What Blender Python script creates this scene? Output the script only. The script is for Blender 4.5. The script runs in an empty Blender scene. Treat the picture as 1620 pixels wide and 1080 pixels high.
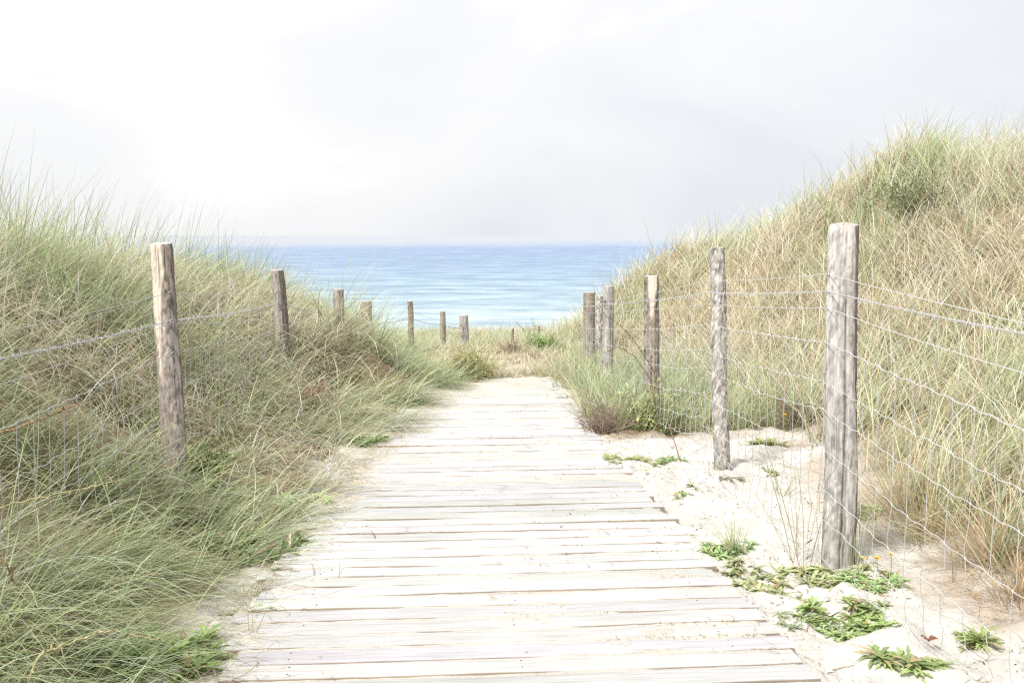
import bpy, math
import numpy as np

scene = bpy.context.scene
COL = scene.collection
rng = np.random.default_rng(11)
PI = math.pi
SLOPE = -0.024
CX, CZ = -0.32, 1.53

# ----------------------------------------------------------------------------- noise
def _h(ix, iy, seed):
    n = (ix.astype(np.int64) * 374761393 + iy.astype(np.int64) * 668265263 + seed * 144665 + 1013) & 0xffffffff
    n = ((n ^ (n >> 13)) * 1274126177) & 0xffffffff
    n = ((n ^ (n >> 16)) * 2246822519) & 0xffffffff
    return ((n ^ (n >> 15)) & 0xffffff) / float(0xffffff)

def noise(x, y, seed=0):
    x = np.asarray(x, float); y = np.asarray(y, float)
    x, y = np.broadcast_arrays(x, y)
    ix = np.floor(x); iy = np.floor(y)
    fx = x - ix; fy = y - iy
    fx = fx * fx * (3 - 2 * fx); fy = fy * fy * (3 - 2 * fy)
    a = _h(ix, iy, seed); b = _h(ix + 1, iy, seed); c = _h(ix, iy + 1, seed); d = _h(ix + 1, iy + 1, seed)
    return (a + (b - a) * fx) * (1 - fy) + (c + (d - c) * fx) * fy

def fbm(x, y, seed=0, oct=4, gain=0.5):
    s = 0; a = 1; t = 0
    x = np.asarray(x, float); y = np.asarray(y, float)
    for k in range(oct):
        s = s + a * noise(x * 2 ** k + 17.3 * k, y * 2 ** k - 9.1 * k, seed + k * 7)
        t += a; a *= gain
    return s / t

def sstep(t):
    t = np.clip(t, 0, 1)
    return t * t * (3 - 2 * t)

# ----------------------------------------------------------------------------- terrain
YL = [-20, 4.5, 5.2, 7.3, 8.6, 10.5, 11.5, 12.5, 14, 17, 22, 40]
XLF = [-1.30, -1.28, -1.12, -.98, -.72, -.44, -.26, .08, -.40, -.9, -1.0, -1.0]       # foot of the dune beside the path
YC = [-20, 9, 11.7, 14.6, 16.7, 20, 22, 30]
XLC = [-4.3, -4.2, -3.7, -3.4, -3.0, -2.3, -1.8, -1.8]
HLC = [1.48, 1.50, 1.30, 1.04, 0.72, 0.36, 0.1, 0.0]
YR = [-20, 9, 12, 14, 15, 16, 17, 19, 20.5, 22, 30]
XRC = [6.7, 6.7, 6.7, 6.4, 5.9, 5.2, 4.5, 3.9, 3.5, 3.4, 3.4]
HRC = [2.2, 2.3, 2.4, 2.85, 2.3, 1.9, 1.65, 1.3, .65, 0.15, 0.0]
YRF = [-20, 3, 4.4, 6, 8, 10, 14, 16, 20, 30]
XRF = [1.9, 2.1, 2.2, 2.42, 2.8, 2.85, 2.8, 2.4, 2.0, 2.0]

def xl_foot(y): return np.interp(y, YL, XLF)
def xr_foot(y): return np.interp(y, YRF, XRF)

def macro(x, y):
    """ground height without the fine sand relief"""
    x = np.asarray(x, float); y = np.asarray(y, float)
    z = SLOPE * np.clip(y, -30, 30)
    xf = xl_foot(y); xc = np.interp(y, YC, XLC); hc = np.interp(y, YC, HLC)
    s = (xf - x) / (xf - xc)
    L = hc * sstep(np.clip(s, 0, 1) ** 1.25)
    L = L + np.clip(s - 1, 0, 6) * 0.05 * hc
    L = L + (fbm(x * .55, y * .55, 5, 3) - .5) * 0.55 * np.clip(s, 0, 1) * np.clip(hc, 0, 1)
    xf = xr_foot(y); xc = np.interp(y, YR, XRC); hc = np.interp(y, YR, HRC)
    s = (x - xf) / (xc - xf)
    R = hc * (0.55 * sstep(s) + 0.45 * np.clip(s, 0, 1) ** 0.8)
    R = R + np.clip(s - 1, 0, 6) * 0.03 * hc
    R = R + (fbm(x * .6 + 40, y * .6, 8, 3) - .5) * 0.6 * np.clip(s * 1.3, 0, 1) * np.clip(hc, 0, 1)
    R = R + .34 * np.exp(-(((x - 6.1) / .75) ** 2 + ((y - 13.1) / .9) ** 2)) - .22 * np.exp(-(((x - 7.0) / .5) ** 2 + ((y - 12.2) / .7) ** 2))
    z = z + L + R
    z = z + .38 * np.exp(-(((x + 1.35) / .7) ** 2 + ((y - 11.55) / .65) ** 2))
    # plateau behind the path end
    z = z - .50 * sstep((y - 15.0) / 8.0)
    pl = sstep((y - 12.8) / 3.0)
    z = z + pl * (fbm(x * .5 + 3, y * .5, 21, 3) - .5) * 0.35
    z = z + 0.06 * np.exp(-(((x - 0.82) / .55) ** 2 + ((y - 15.2) / .8) ** 2))
    # seaward slope
    z = z - sstep((y - 25) / 26) * 5.6 - np.clip(y - 51, 0, 60) * .05
    return z

def grass_mask(x, y):
    """1 where dune grass covers the ground"""
    w = (fbm(x * 1.7, y * 1.7, 31, 3) - .5) * .5
    l = sstep((xl_foot(y) - x - .0 + w * .7) / .3)
    r = sstep((x - xr_foot(y) - 0.02 + w) / .3)
    m = sstep((y - 8.3 + w) / .4) * sstep((x - 1.0 - .14 * sstep((y - 8) / 4.5) - w * .3) / .2)
    p = sstep((y - 12.55 + w * .6) / .5) * (.62 + .38 * sstep((y - 15.0) / 1.5)) * (1 - .45 * np.exp(-((x - 1.1) / .35) ** 2) * sstep((15.2 - y) / 1.0))
    return np.clip(np.maximum.reduce([l, r, m, p]), 0, 1)

def detail(x, y):
    g = grass_mask(x, y)
    onpath = sstep((1.12 - np.abs(x)) / .12) * sstep((12.9 - y) / .3)
    lumps = (fbm(x * 5, y * 5, 41, 4, .55) - .5) * .13 + (fbm(x * 1.3, y * 1.3, 42, 3) - .5) * .09 - .030 * sstep((noise(x * 3.4, y * 2.4, 43) - .62) * 5) + (noise(x * 16, y * 16, 44) - .5) * .014
    dunesand = lumps * (1 - onpath) - .012 * (1 - onpath)
    # sand lying on and between the planks
    drift = (fbm(x * 1.3, y * 2.6, 45, 4, .6) - .5) * .006 + (noise(x * 5, y * 16, 47) - .5) * .009 + (noise(x * 14, y * 30, 49) - .5) * .006
    edge = sstep((-x - .55) / .55) * .016 * sstep((y - 3) / 4) + .010 * sstep((y - 8.0) / 4)
    edge = edge + .010 * sstep((x - .95) / .2) * (noise(y * 2, 0, 48) - .35)
    pz = .0012 + drift + edge
    return np.where(onpath > 0, dunesand + onpath * pz, dunesand) * 1.0, onpath, g

def ground(x, y):
    d, o, g = detail(x, y)
    return macro(x, y) + d

# ----------------------------------------------------------------------------- mesh helpers
class Geo:
    def __init__(s): s.V = []; s.F = []; s.C = []; s.n = 0
    def add(s, V, F, C=None):
        V = np.asarray(V, float).reshape(-1, 3); F = np.asarray(F, np.int64).reshape(-1, 4)
        if C is None: C = np.ones((len(V), 3))
        C = np.asarray(C, float)
        if C.ndim == 1: C = np.tile(C, (len(V), 1))
        s.V.append(V); s.F.append(F + s.n); s.C.append(C); s.n += len(V)
    def build(s, name, mat, parent=None, smooth=True, loc=None):
        V = np.concatenate(s.V); F = np.concatenate(s.F); C = np.concatenate(s.C)
        if loc is not None: V = V - np.asarray(loc)
        me = bpy.data.meshes.new(name)
        me.vertices.add(len(V)); me.vertices.foreach_set('co', V.astype(np.float32).ravel())
        me.loops.add(F.size); me.loops.foreach_set('vertex_index', F.astype(np.int32).ravel())
        me.polygons.add(len(F)); me.polygons.foreach_set('loop_start', np.arange(0, F.size, 4, dtype=np.int32))
        me.polygons.foreach_set('use_smooth', np.full(len(F), smooth, dtype=bool))
        a = me.color_attributes.new('col', 'FLOAT_COLOR', 'POINT')
        cc = np.ones((len(V), 4), np.float32); cc[:, :3] = C
        a.data.foreach_set('color', cc.ravel())
        me.update(calc_edges=True); me.validate()
        me.materials.append(mat)
        o = bpy.data.objects.new(name, me); COL.objects.link(o)
        if parent is not None: o.parent = parent
        if loc is not None and parent is None: o.location = loc
        return o

def grid_faces(nu, nv, wrap_v=False):
    i = np.arange(nu - 1)[:, None]; j = np.arange(nv if wrap_v else nv - 1)[None, :]
    j2 = (j + 1) % nv
    return np.stack([i * nv + j, i * nv + j2, (i + 1) * nv + j2, (i + 1) * nv + j], -1).reshape(-1, 4)

def tube(P, r, sides=5):
    P = np.asarray(P, float); n = len(P)
    r = np.broadcast_to(np.asarray(r, float), (n,))
    T = np.gradient(P, axis=0); T /= np.linalg.norm(T, axis=1, keepdims=True) + 1e-9
    up = np.array([0, 0, 1.0]) if abs(T[:, 2]).mean() < .8 else np.array([1.0, 0.1, 0])
    A = np.cross(T, up); A /= np.linalg.norm(A, axis=1, keepdims=True) + 1e-9
    B = np.cross(T, A)
    th = np.arange(sides) * 2 * PI / sides
    V = P[:, None, :] + r[:, None, None] * (np.cos(th)[None, :, None] * A[:, None, :] + np.sin(th)[None, :, None] * B[:, None, :])
    return V.reshape(-1, 3), grid_faces(n, sides, True)

def tag(o, label=None, cat=None, group=None, kind=None):
    if label: o['label'] = label
    if cat: o['category'] = cat
    if group: o['group'] = group
    if kind: o['kind'] = kind
    return o

def empty(name, loc, label=None, cat=None, group=None):
    o = bpy.data.objects.new(name, None); o.empty_display_size = .1
    COL.objects.link(o); o.location = loc
    return tag(o, label, cat, group)

# ----------------------------------------------------------------------------- materials
def new_mat(name):
    m = bpy.data.materials.new(name); m.use_nodes = True
    nt = m.node_tree; nt.nodes.clear()
    return m, nt, nt.nodes, nt.links

def N(nt, t, **kw):
    n = nt.nodes.new(t)
    for k, v in kw.items():
        if k in n.inputs: n.inputs[k].default_value = v
        else: setattr(n, k, v)
    return n

def ramp(nt, fac, stops):
    r = nt.nodes.new('ShaderNodeValToRGB')
    e = r.color_ramp.elements
    while len(e) < len(stops): e.new(.5)
    for el, (p, c) in zip(e, stops):
        el.position = p; el.color = (*c, 1) if len(c) == 3 else c
    nt.links.new(fac, r.inputs[0]); return r

def leaf_mat(name, trans=.3, gloss=.06, rough=.45, var=.25):
    m, nt, nd, lk = new_mat(name)
    at = N(nt, 'ShaderNodeAttribute', attribute_name='col')
    df = N(nt, 'ShaderNodeBsdfDiffuse'); tr = N(nt, 'ShaderNodeBsdfTranslucent')
    gl = N(nt, 'ShaderNodeBsdfGlossy', Roughness=rough)
    mx = N(nt, 'ShaderNodeMixShader'); mx.inputs[0].default_value = trans
    m2 = N(nt, 'ShaderNodeMixShader'); m2.inputs[0].default_value = gloss
    out = N(nt, 'ShaderNodeOutputMaterial')
    lk.new(at.outputs['Color'], df.inputs['Color']); lk.new(at.outputs['Color'], tr.inputs['Color'])
    lk.new(df.outputs[0], mx.inputs[1]); lk.new(tr.outputs[0], mx.inputs[2])
    lk.new(mx.outputs[0], m2.inputs[1]); lk.new(gl.outputs[0], m2.inputs[2])
    lk.new(m2.outputs[0], out.inputs[0])
    return m

def attr_mat(name, rough=.85, nscale=(60, 60, 6), strength=.3, var=.35, spec=.2, metallic=0.):
    m, nt, nd, lk = new_mat(name)
    at = N(nt, 'ShaderNodeAttribute', attribute_name='col')
    tc = N(nt, 'ShaderNodeTexCoord'); mp = N(nt, 'ShaderNodeMapping'); mp.inputs['Scale'].default_value = nscale
    ns = N(nt, 'ShaderNodeTexNoise', Scale=1.0, Detail=6.0, Roughness=.65)
    lk.new(tc.outputs['Object'], mp.inputs[0]); lk.new(mp.outputs[0], ns.inputs['Vector'])
    rr = ramp(nt, ns.outputs[0], [(.3, (1 - var,) * 3), (.7, (1 + var * .6,) * 3)])
    mul = N(nt, 'ShaderNodeMix', data_type='RGBA', blend_type='MULTIPLY'); mul.inputs[0].default_value = 1
    lk.new(at.outputs['Color'], mul.inputs[6]); lk.new(rr.outputs[0], mul.inputs[7])
    bs = N(nt, 'ShaderNodeBsdfPrincipled', Roughness=rough, Metallic=metallic)
    bs.inputs['Specular IOR Level'].default_value = spec
    bp = N(nt, 'ShaderNodeBump', Strength=strength, Distance=.01)
    lk.new(ns.outputs[0], bp.inputs['Height']); lk.new(bp.outputs[0], bs.inputs['Normal'])
    lk.new(mul.outputs[2], bs.inputs['Base Color'])
    out = N(nt, 'ShaderNodeOutputMaterial'); lk.new(bs.outputs[0], out.inputs[0])
    return m

M_GRASS = leaf_mat('marram_blades', .45, .05)
M_LEAF = leaf_mat('weed_leaves', .3, .07, .4)
M_PETAL = leaf_mat('yellow_petals', .3, .03)
M_TWIG = attr_mat('dry_twig_bark', .9, (90, 90, 90), .3, .3)
M_POST = attr_mat('weathered_post_wood', .88, (70, 70, 7), .55, .38, .15)
M_WIRE = attr_mat('galvanised_wire', .45, (200, 200, 200), .05, .12, .5, .35)
M_PLANK = attr_mat('sun_bleached_plank', .85, (4, 75, 30), .45, .24, .15)

# sand
def sand_mat():
    m, nt, nd, lk = new_mat('dune_sand')
    at = N(nt, 'ShaderNodeAttribute', attribute_name='col')
    tc = N(nt, 'ShaderNodeTexCoord')
    n1 = N(nt, 'ShaderNodeTexNoise', Scale=38.0, Detail=8.0, Roughness=.7)
    n2 = N(nt, 'ShaderNodeTexNoise', Scale=420.0, Detail=2.0, Roughness=.6)
    lk.new(tc.outputs['Object'], n1.inputs['Vector']); lk.new(tc.outputs['Object'], n2.inputs['Vector'])
    r1 = ramp(nt, n1.outputs[0], [(.33, (.72, .70, .66)), (.47, (.97, .97, .96)), (.75, (1.05, 1.05, 1.05))])
    r2 = ramp(nt, n2.outputs[0], [(.28, (.75, .72, .68)), (.45, (1, 1, 1))])
    a = N(nt, 'ShaderNodeMix', data_type='RGBA', blend_type='MULTIPLY'); a.inputs[0].default_value = 1
    b = N(nt, 'ShaderNodeMix', data_type='RGBA', blend_type='MULTIPLY'); b.inputs[0].default_value = .8
    lk.new(at.outputs['Color'], a.inputs[6]); lk.new(r1.outputs[0], a.inputs[7])
    lk.new(a.outputs[2], b.inputs[6]); lk.new(r2.outputs[0], b.inputs[7])
    bs = N(nt, 'ShaderNodeBsdfPrincipled', Roughness=.95); bs.inputs['Specular IOR Level'].default_value = .1
    add = N(nt, 'ShaderNodeMath', operation='MULTIPLY_ADD'); add.inputs[1].default_value = .25
    lk.new(n2.outputs[0], add.inputs[0]); lk.new(n1.outputs[0], add.inputs[2])
    bp = N(nt, 'ShaderNodeBump', Strength=.6, Distance=.02)
    lk.new(add.outputs[0], bp.inputs['Height']); lk.new(bp.outputs[0], bs.inputs['Normal'])
    lk.new(b.outputs[2], bs.inputs['Base Color'])
    out = N(nt, 'ShaderNodeOutputMaterial'); lk.new(bs.outputs[0], out.inputs[0])
    return m
M_SAND = sand_mat()

def sea_mat():
    m, nt, nd, lk = new_mat('sea_water')
    tc = N(nt, 'ShaderNodeTexCoord'); sx = N(nt, 'ShaderNodeSeparateXYZ')
    lk.new(tc.outputs['Object'], sx.inputs[0])
    # irregular bands parallel with the shore
    mp = N(nt, 'ShaderNodeMapping'); mp.inputs['Scale'].default_value = (.030, .12, 1)
    nb = N(nt, 'ShaderNodeTexNoise', Scale=1.0, Detail=5.0, Roughness=.6)
    lk.new(tc.outputs['Object'], mp.inputs[0]); lk.new(mp.outputs[0], nb.inputs['Vector'])
    mpf = N(nt, 'ShaderNodeMapping'); mpf.inputs['Scale'].default_value = (.10, .16, 1)
    nf = N(nt, 'ShaderNodeTexNoise', Scale=1.0, Detail=8.0, Roughness=.72)
    lk.new(tc.outputs['Object'], mpf.inputs[0]); lk.new(mpf.outputs[0], nf.inputs['Vector'])
    # distance from the shore, log scaled 0..1 for 60..700 m
    lg = N(nt, 'ShaderNodeMath', operation='LOGARITHM'); lg.inputs[1].default_value = 10
    lk.new(sx.outputs[1], lg.inputs[0])
    mr = N(nt, 'ShaderNodeMapRange'); mr.inputs[1].default_value = math.log10(85); mr.inputs[2].default_value = math.log10(1000)
    lk.new(lg.outputs[0], mr.inputs[0])
    ad = N(nt, 'ShaderNodeMath', operation='MULTIPLY_ADD'); ad.inputs[1].default_value = .14; ad.inputs[2].default_value = -.07
    lk.new(nb.outputs[0], ad.inputs[0])
    sm = N(nt, 'ShaderNodeMath', operation='ADD'); lk.new(ad.outputs[0], sm.inputs[0]); lk.new(mr.outputs[0], sm.inputs[1])
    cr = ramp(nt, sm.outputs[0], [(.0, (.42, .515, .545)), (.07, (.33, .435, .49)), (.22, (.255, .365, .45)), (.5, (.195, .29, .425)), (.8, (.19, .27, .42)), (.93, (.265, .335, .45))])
    vr = ramp(nt, nf.outputs[0], [(.32, (.55, .62, .74)), (.5, (1, 1, 1)), (.66, (1.5, 1.4, 1.28))])
    mb = N(nt, 'ShaderNodeMix', data_type='RGBA', blend_type='MULTIPLY'); mb.inputs[0].default_value = 1
    lk.new(cr.outputs[0], mb.inputs[6]); lk.new(vr.outputs[0], mb.inputs[7])
    vb = ramp(nt, nb.outputs[0], [(.30, (.74, .83, .90)), (.46, (1, 1, 1)), (.64, (1.16, 1.12, 1.08))])
    mc = N(nt, 'ShaderNodeMix', data_type='RGBA', blend_type='MULTIPLY'); mc.inputs[0].default_value = 1
    lk.new(mb.outputs[2], mc.inputs[6]); lk.new(vb.outputs[0], mc.inputs[7])
    bs = N(nt, 'ShaderNodeBsdfPrincipled', Roughness=.35); bs.inputs['Specular IOR Level'].default_value = .12
    bp = N(nt, 'ShaderNodeBump', Strength=.7, Distance=.9); lk.new(nf.outputs[0], bp.inputs['Height'])
    lk.new(bp.outputs[0], bs.inputs['Normal']); lk.new(mc.outputs[2], bs.inputs['Base Color'])
    # haze painted on the water as glow, thickening with distance
    haze_glow = N(nt, 'ShaderNodeEmission'); haze_glow.inputs[0].default_value = (.835, .87, .93, 1)
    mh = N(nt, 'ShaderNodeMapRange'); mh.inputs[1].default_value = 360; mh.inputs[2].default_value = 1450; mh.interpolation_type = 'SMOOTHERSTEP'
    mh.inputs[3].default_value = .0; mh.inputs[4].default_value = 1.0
    # painted haze is thicker on the west side
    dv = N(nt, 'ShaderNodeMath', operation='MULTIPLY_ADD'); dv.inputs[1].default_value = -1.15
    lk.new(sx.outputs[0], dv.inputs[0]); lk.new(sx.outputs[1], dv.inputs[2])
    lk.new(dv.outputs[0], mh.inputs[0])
    mx = N(nt, 'ShaderNodeMixShader'); lk.new(mh.outputs[0], mx.inputs[0]); lk.new(bs.outputs[0], mx.inputs[1]); lk.new(haze_glow.outputs[0], mx.inputs[2])
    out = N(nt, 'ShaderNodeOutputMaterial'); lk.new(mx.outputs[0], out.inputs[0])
    return m
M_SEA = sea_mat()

# ----------------------------------------------------------------------------- ground
xs = np.unique(np.concatenate([np.linspace(-160, -30, 20), np.linspace(-30, -9, 30), np.arange(-9, -1.5, .09), np.arange(-1.5, 2.7, .021),
                               np.arange(2.7, 11, .09), np.linspace(11, 30, 30), np.linspace(30, 160, 20)]).round(4))
ys = np.unique(np.concatenate([np.linspace(-30, 1.2, 40), np.arange(1.2, 9, .021), np.arange(9, 26, .07), np.linspace(26, 110, 60)]).round(4))
GX, GY = np.meshgrid(xs, ys, indexing='ij')
D, ONP, GM = detail(GX, GY)
GZ = macro(GX, GY) + D
sand = np.array([.635, .61, .57]); litter = np.array([.24, .18, .11]); dry = np.array([.58, .50, .36])
tan = np.array([.60, .565, .51])
w = fbm(GX * 2.3, GY * 2.3, 61, 4)[..., None]
c = sand * (.9 + .2 * w)
c = c * (1 - ONP[..., None]) + (tan * (.85 + .35 * w)) * ONP[..., None]
gcol = litter * (.7 + .6 * w) + (dry - litter) * sstep((w - .5) * 4) * .6
far = sstep((GY - 12.5) / 2)[..., None]
gcol = gcol * (1 - far * .75) + dry * far * .75
g3 = GM[..., None]
c = c * (1 - g3) + gcol * g3
# scuffed brownish margin below the grass on the bank
mar = (sstep((GX - xr_foot(GY) + .55) / .5) * sstep((fbm(GX * 3, GY * 3, 66, 3) - .4) * 5) * .55)[..., None]
c = c * (1 - mar) + np.array([.40, .31, .22]) * mar
g = Geo(); g.add(np.stack([GX, GY, GZ], -1), grid_faces(len(xs), len(ys))[:, ::-1], c.reshape(-1, 3))
tag(g.build('ground', M_SAND), kind='structure')

# ----------------------------------------------------------------------------- sea
g = Geo()
sxs = np.array([-16000, -4000, -1000, -200, 0, 200, 1000, 4000, 16000.]); sys_ = np.array([52, 100, 200, 400, 1000, 3000, 9000, 26000.])
SX, SY = np.meshgrid(sxs, sys_, indexing='ij')
g.add(np.stack([SX, SY, np.full_like(SX, -6.2)], -1), grid_faces(len(sxs), len(sys_))[:, ::-1])
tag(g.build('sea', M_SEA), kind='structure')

# ----------------------------------------------------------------------------- boardwalk
g = Geo()
y = 1.9; k = 0; GAPS = []
while y < 12.35:
    wd = .124 + rng.uniform(-.006, .006); gap = .021 + rng.uniform(-.005, .007)
    bend = .15 * float(sstep((y - 8) / 4.5)); x0 = -1.12 + bend + rng.normal(0, .03); x1 = 1.08 + bend + rng.normal(0, .028)
    n = 46
    X = np.linspace(x0, x1, n)
    prof = np.array([[-.5, -.034], [-.5, -.006], [-.485, -.0015], [-.45, 0], [-.2, .0006], [.2, .0006], [.45, 0], [.485, -.0015], [.5, -.006], [.5, -.034]])
    yc = y + wd / 2
    GAPS.append(y + wd + gap * .5)
    yw = (fbm(X * 1.5, np.full(n, y * 7), 71, 3) - .5) * .012 + rng.normal(0, .002) + (X * rng.normal(0, .002))
    zw = (fbm(X * 1.2, np.full(n, y * 5), 73, 3) - .5) * .016 + rng.normal(0, .0022) + X * rng.normal(0, .0016)
    chip = (noise(X * 14, np.full(n, y * 31), 75) > .86) * .008
    V = np.empty((n, len(prof), 3))
    V[..., 0] = X[:, None]
    V[..., 1] = yc + yw[:, None] + prof[None, :, 0] * (wd - chip[:, None])
    V[..., 2] = SLOPE * V[..., 1] + .008 + zw[:, None] + prof[None, :, 1]
    F = grid_faces(n, len(prof))
    base = np.array([.535, .53, .525]) * rng.uniform(.86, 1.12) + rng.normal(0, .008, 3)
    sh = fbm(X * 2.2, np.full(n, y * 3), 77, 3)
    C = base[None, None, :] * (.86 + .28 * sh[:, None, None]) * np.ones((n, len(prof), 1))
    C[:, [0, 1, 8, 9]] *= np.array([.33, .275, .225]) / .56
    C = C.reshape(-1, 3)
    V2 = V.reshape(-1, 3); m_ = len(prof)
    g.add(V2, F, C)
    for e in (0, n - 1):                       # plank ends
        r_ = V[e]
        capV = np.concatenate([r_[:5], r_[5:][::-1]]); q = [[i, i + 1, i + 6, i + 5] for i in range(4)]
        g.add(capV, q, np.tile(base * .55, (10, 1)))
    for xn in (-.86, .0, .84):                 # nail heads
        for dy in (-.03, .03):
            if rng.random() < .55:
                i_ = int(np.argmin(np.abs(X - xn - rng.normal(0, .012)))); p_ = V[i_, 4] * .5 + V[i_, 5] * .5 + np.array([0, dy, .0022])
                a_ = np.arange(4) * PI / 2 + .4; r_ = rng.uniform(.003, .0052)
                g.add(np.stack([p_[0] + r_ * np.cos(a_), p_[1] + r_ * np.sin(a_), np.full(4, p_[2])], 1), [[0, 1, 2, 3]], np.array([.10, .08, .07]))
    y += wd + gap; k += 1
tag(g.build('boardwalk', M_PLANK), 'pale sun-bleached plank boardwalk dusted with sand running down to the sea', kind='structure')

# ----------------------------------------------------------------------------- grass blades
GREEN = np.array([.335, .412, .205]); BLUEG = np.array([.415, .482, .335]); STRAW = np.array([.78, .685, .48])
BROWN = np.array([.43, .325, .225]); OLIVE = np.array([.49, .50, .29]); PALE = np.array([.82, .755, .60])

def blades(geo, P, L, phi, t0, curl, width, cb, ct, seg=5, twist=None):
    n = len(P)
    s = np.linspace(0, 1, seg + 1)
    ang = t0[:, None] + curl[:, None] * s[None, :] ** 1.4
    dx = np.sin(ang) * L[:, None] / seg; dz = np.cos(ang) * L[:, None] / seg
    h = np.concatenate([np.zeros((n, 1)), np.cumsum((dx[:, :-1] + dx[:, 1:]) / 2, 1)], 1)
    v = np.concatenate([np.zeros((n, 1)), np.cumsum((dz[:, :-1] + dz[:, 1:]) / 2, 1)], 1)
    if twist is None: twist = rng.normal(0, .9, n)
    bend = rng.normal(0, .25, n)
    ph = phi[:, None] + bend[:, None] * s[None, :]
    cx = P[:, 0:1] + h * np.cos(ph); cy = P[:, 1:2] + h * np.sin(ph); cz = P[:, 2:3] + v
    wp = phi + PI / 2 + twist
    prof = np.array([.75, 1, .95, .8, .55, .12]) if seg == 5 else np.interp(s, [0, .2, .6, 1], [.75, 1, .8, .12])
    hw = width[:, None] * prof[None, :] / 2
    ox = np.cos(wp)[:, None] * hw; oy = np.sin(wp)[:, None] * hw
    V = np.empty((n, seg + 1, 2, 3))
    V[:, :, 0, 0] = cx - ox; V[:, :, 1, 0] = cx + ox
    V[:, :, 0, 1] = cy - oy; V[:, :, 1, 1] = cy + oy
    V[:, :, 0, 2] = cz; V[:, :, 1, 2] = cz
    base = (np.arange(n) * (seg + 1) * 2)[:, None, None]
    f = np.array([[2 * i, 2 * i + 1, 2 * i + 3, 2 * i + 2] for i in range(seg)])[None]
    t = np.clip(s * 1.25, 0, 1)[None, :, None]
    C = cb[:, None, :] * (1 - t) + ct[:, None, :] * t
    C = np.repeat(C[:, :, None, :], 2, 2)
    geo.add(V.reshape(-1, 3), (base + f).reshape(-1, 4), C.reshape(-1, 3))

def tufts(geo, C, per, spread, Lr, lean, wind, width, greenness, fan=.35, curl=(.3, .9), seg=5, sink=.03, fade=0., lf=None, wf=None, tone=1., shade=.8):
    """C (m,2) tuft centres; greenness (m,) 0 straw .. 1 green; wind = (azimuth, amount)"""
    m = len(C)
    cnt = np.maximum(4, rng.poisson(per, m))
    idx = np.repeat(np.arange(m), cnt); n = len(idx)
    tl = rng.uniform(.62, 1.25, m)[idx]
    r = np.abs(rng.normal(0, spread, n)); a = rng.uniform(0, 2 * PI, n)
    x = C[idx, 0] + r * np.cos(a); yy = C[idx, 1] + r * np.sin(a)
    P = np.stack([x, yy, macro(x, yy) - sink], 1)
    L = rng.uniform(Lr[0], Lr[1], n) * tl
    if lf is not None: L = L * lf[idx]
    gprob = np.clip(greenness[idx], 0, 1)
    isg = rng.random(n) < gprob
    wa = wind[1] * (1 if wf is None else wf[idx])
    jit = np.where(isg, .20, .42)
    # lean: radial from the tuft + wind
    waz = wind[0] + (fbm(C[:, 0] * .35, C[:, 1] * .35, 91, 2)[idx] - .5) * 1.6
    fx = np.cos(a) * fan * (r / spread + .2) + np.cos(waz) * wa + rng.normal(0, 1, n) * jit
    fy = np.sin(a) * fan * (r / spread + .2) + np.sin(waz) * wa + rng.normal(0, 1, n) * jit
    phi = np.arctan2(fy, fx); t0 = np.clip(np.hypot(fx, fy) * lean, 0, 1.25)
    cu = rng.uniform(curl[0], curl[1], n) * (1 + .5 * (rng.random(n) > .85)) * np.where(isg, 1, 1.45)
    kind = rng.random(n)
    ct = np.where(isg[:, None], np.where((kind < .45)[:, None], BLUEG, np.where((kind < .8)[:, None], GREEN * 1.12, OLIVE * 1.05)),
                  np.where((kind < .66)[:, None], STRAW, np.where((kind < .86)[:, None], PALE, BROWN * 1.25)))
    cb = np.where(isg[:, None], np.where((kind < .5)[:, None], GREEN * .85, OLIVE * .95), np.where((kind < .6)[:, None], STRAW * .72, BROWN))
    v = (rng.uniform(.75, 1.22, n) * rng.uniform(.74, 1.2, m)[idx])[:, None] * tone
    ct = np.minimum(ct * v, .88); cb = cb * v * shade  # blade bases darkened: shade between the tufts put into the colour
    if fade:
        ct = ct * (1 - fade) + PALE * fade
    W = rng.uniform(.75, 1.3, n) * width
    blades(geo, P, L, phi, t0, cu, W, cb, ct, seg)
    return n

YAW = math.atan(125 / 1575)
def visible(x, y, m=.14):
    dx = x - CX; d = dx * math.sin(YAW) + y * math.cos(YAW); l = dx * math.cos(YAW) - y * math.sin(YAW)
    return (d > 1.0) & (np.abs(l) / np.maximum(d, .1) < .514 * (1 + m) + .35 / np.maximum(d, .5))

def scatter(x0, x1, y0, y1, dens, cond):
    n = int((x1 - x0) * (y1 - y0) * dens)
    x = rng.uniform(x0, x1, n); yy = rng.uniform(y0, y1, n)
    k = visible(x, yy) & cond(x, yy)
    return np.stack([x[k], yy[k]], 1)

total = 0
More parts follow.
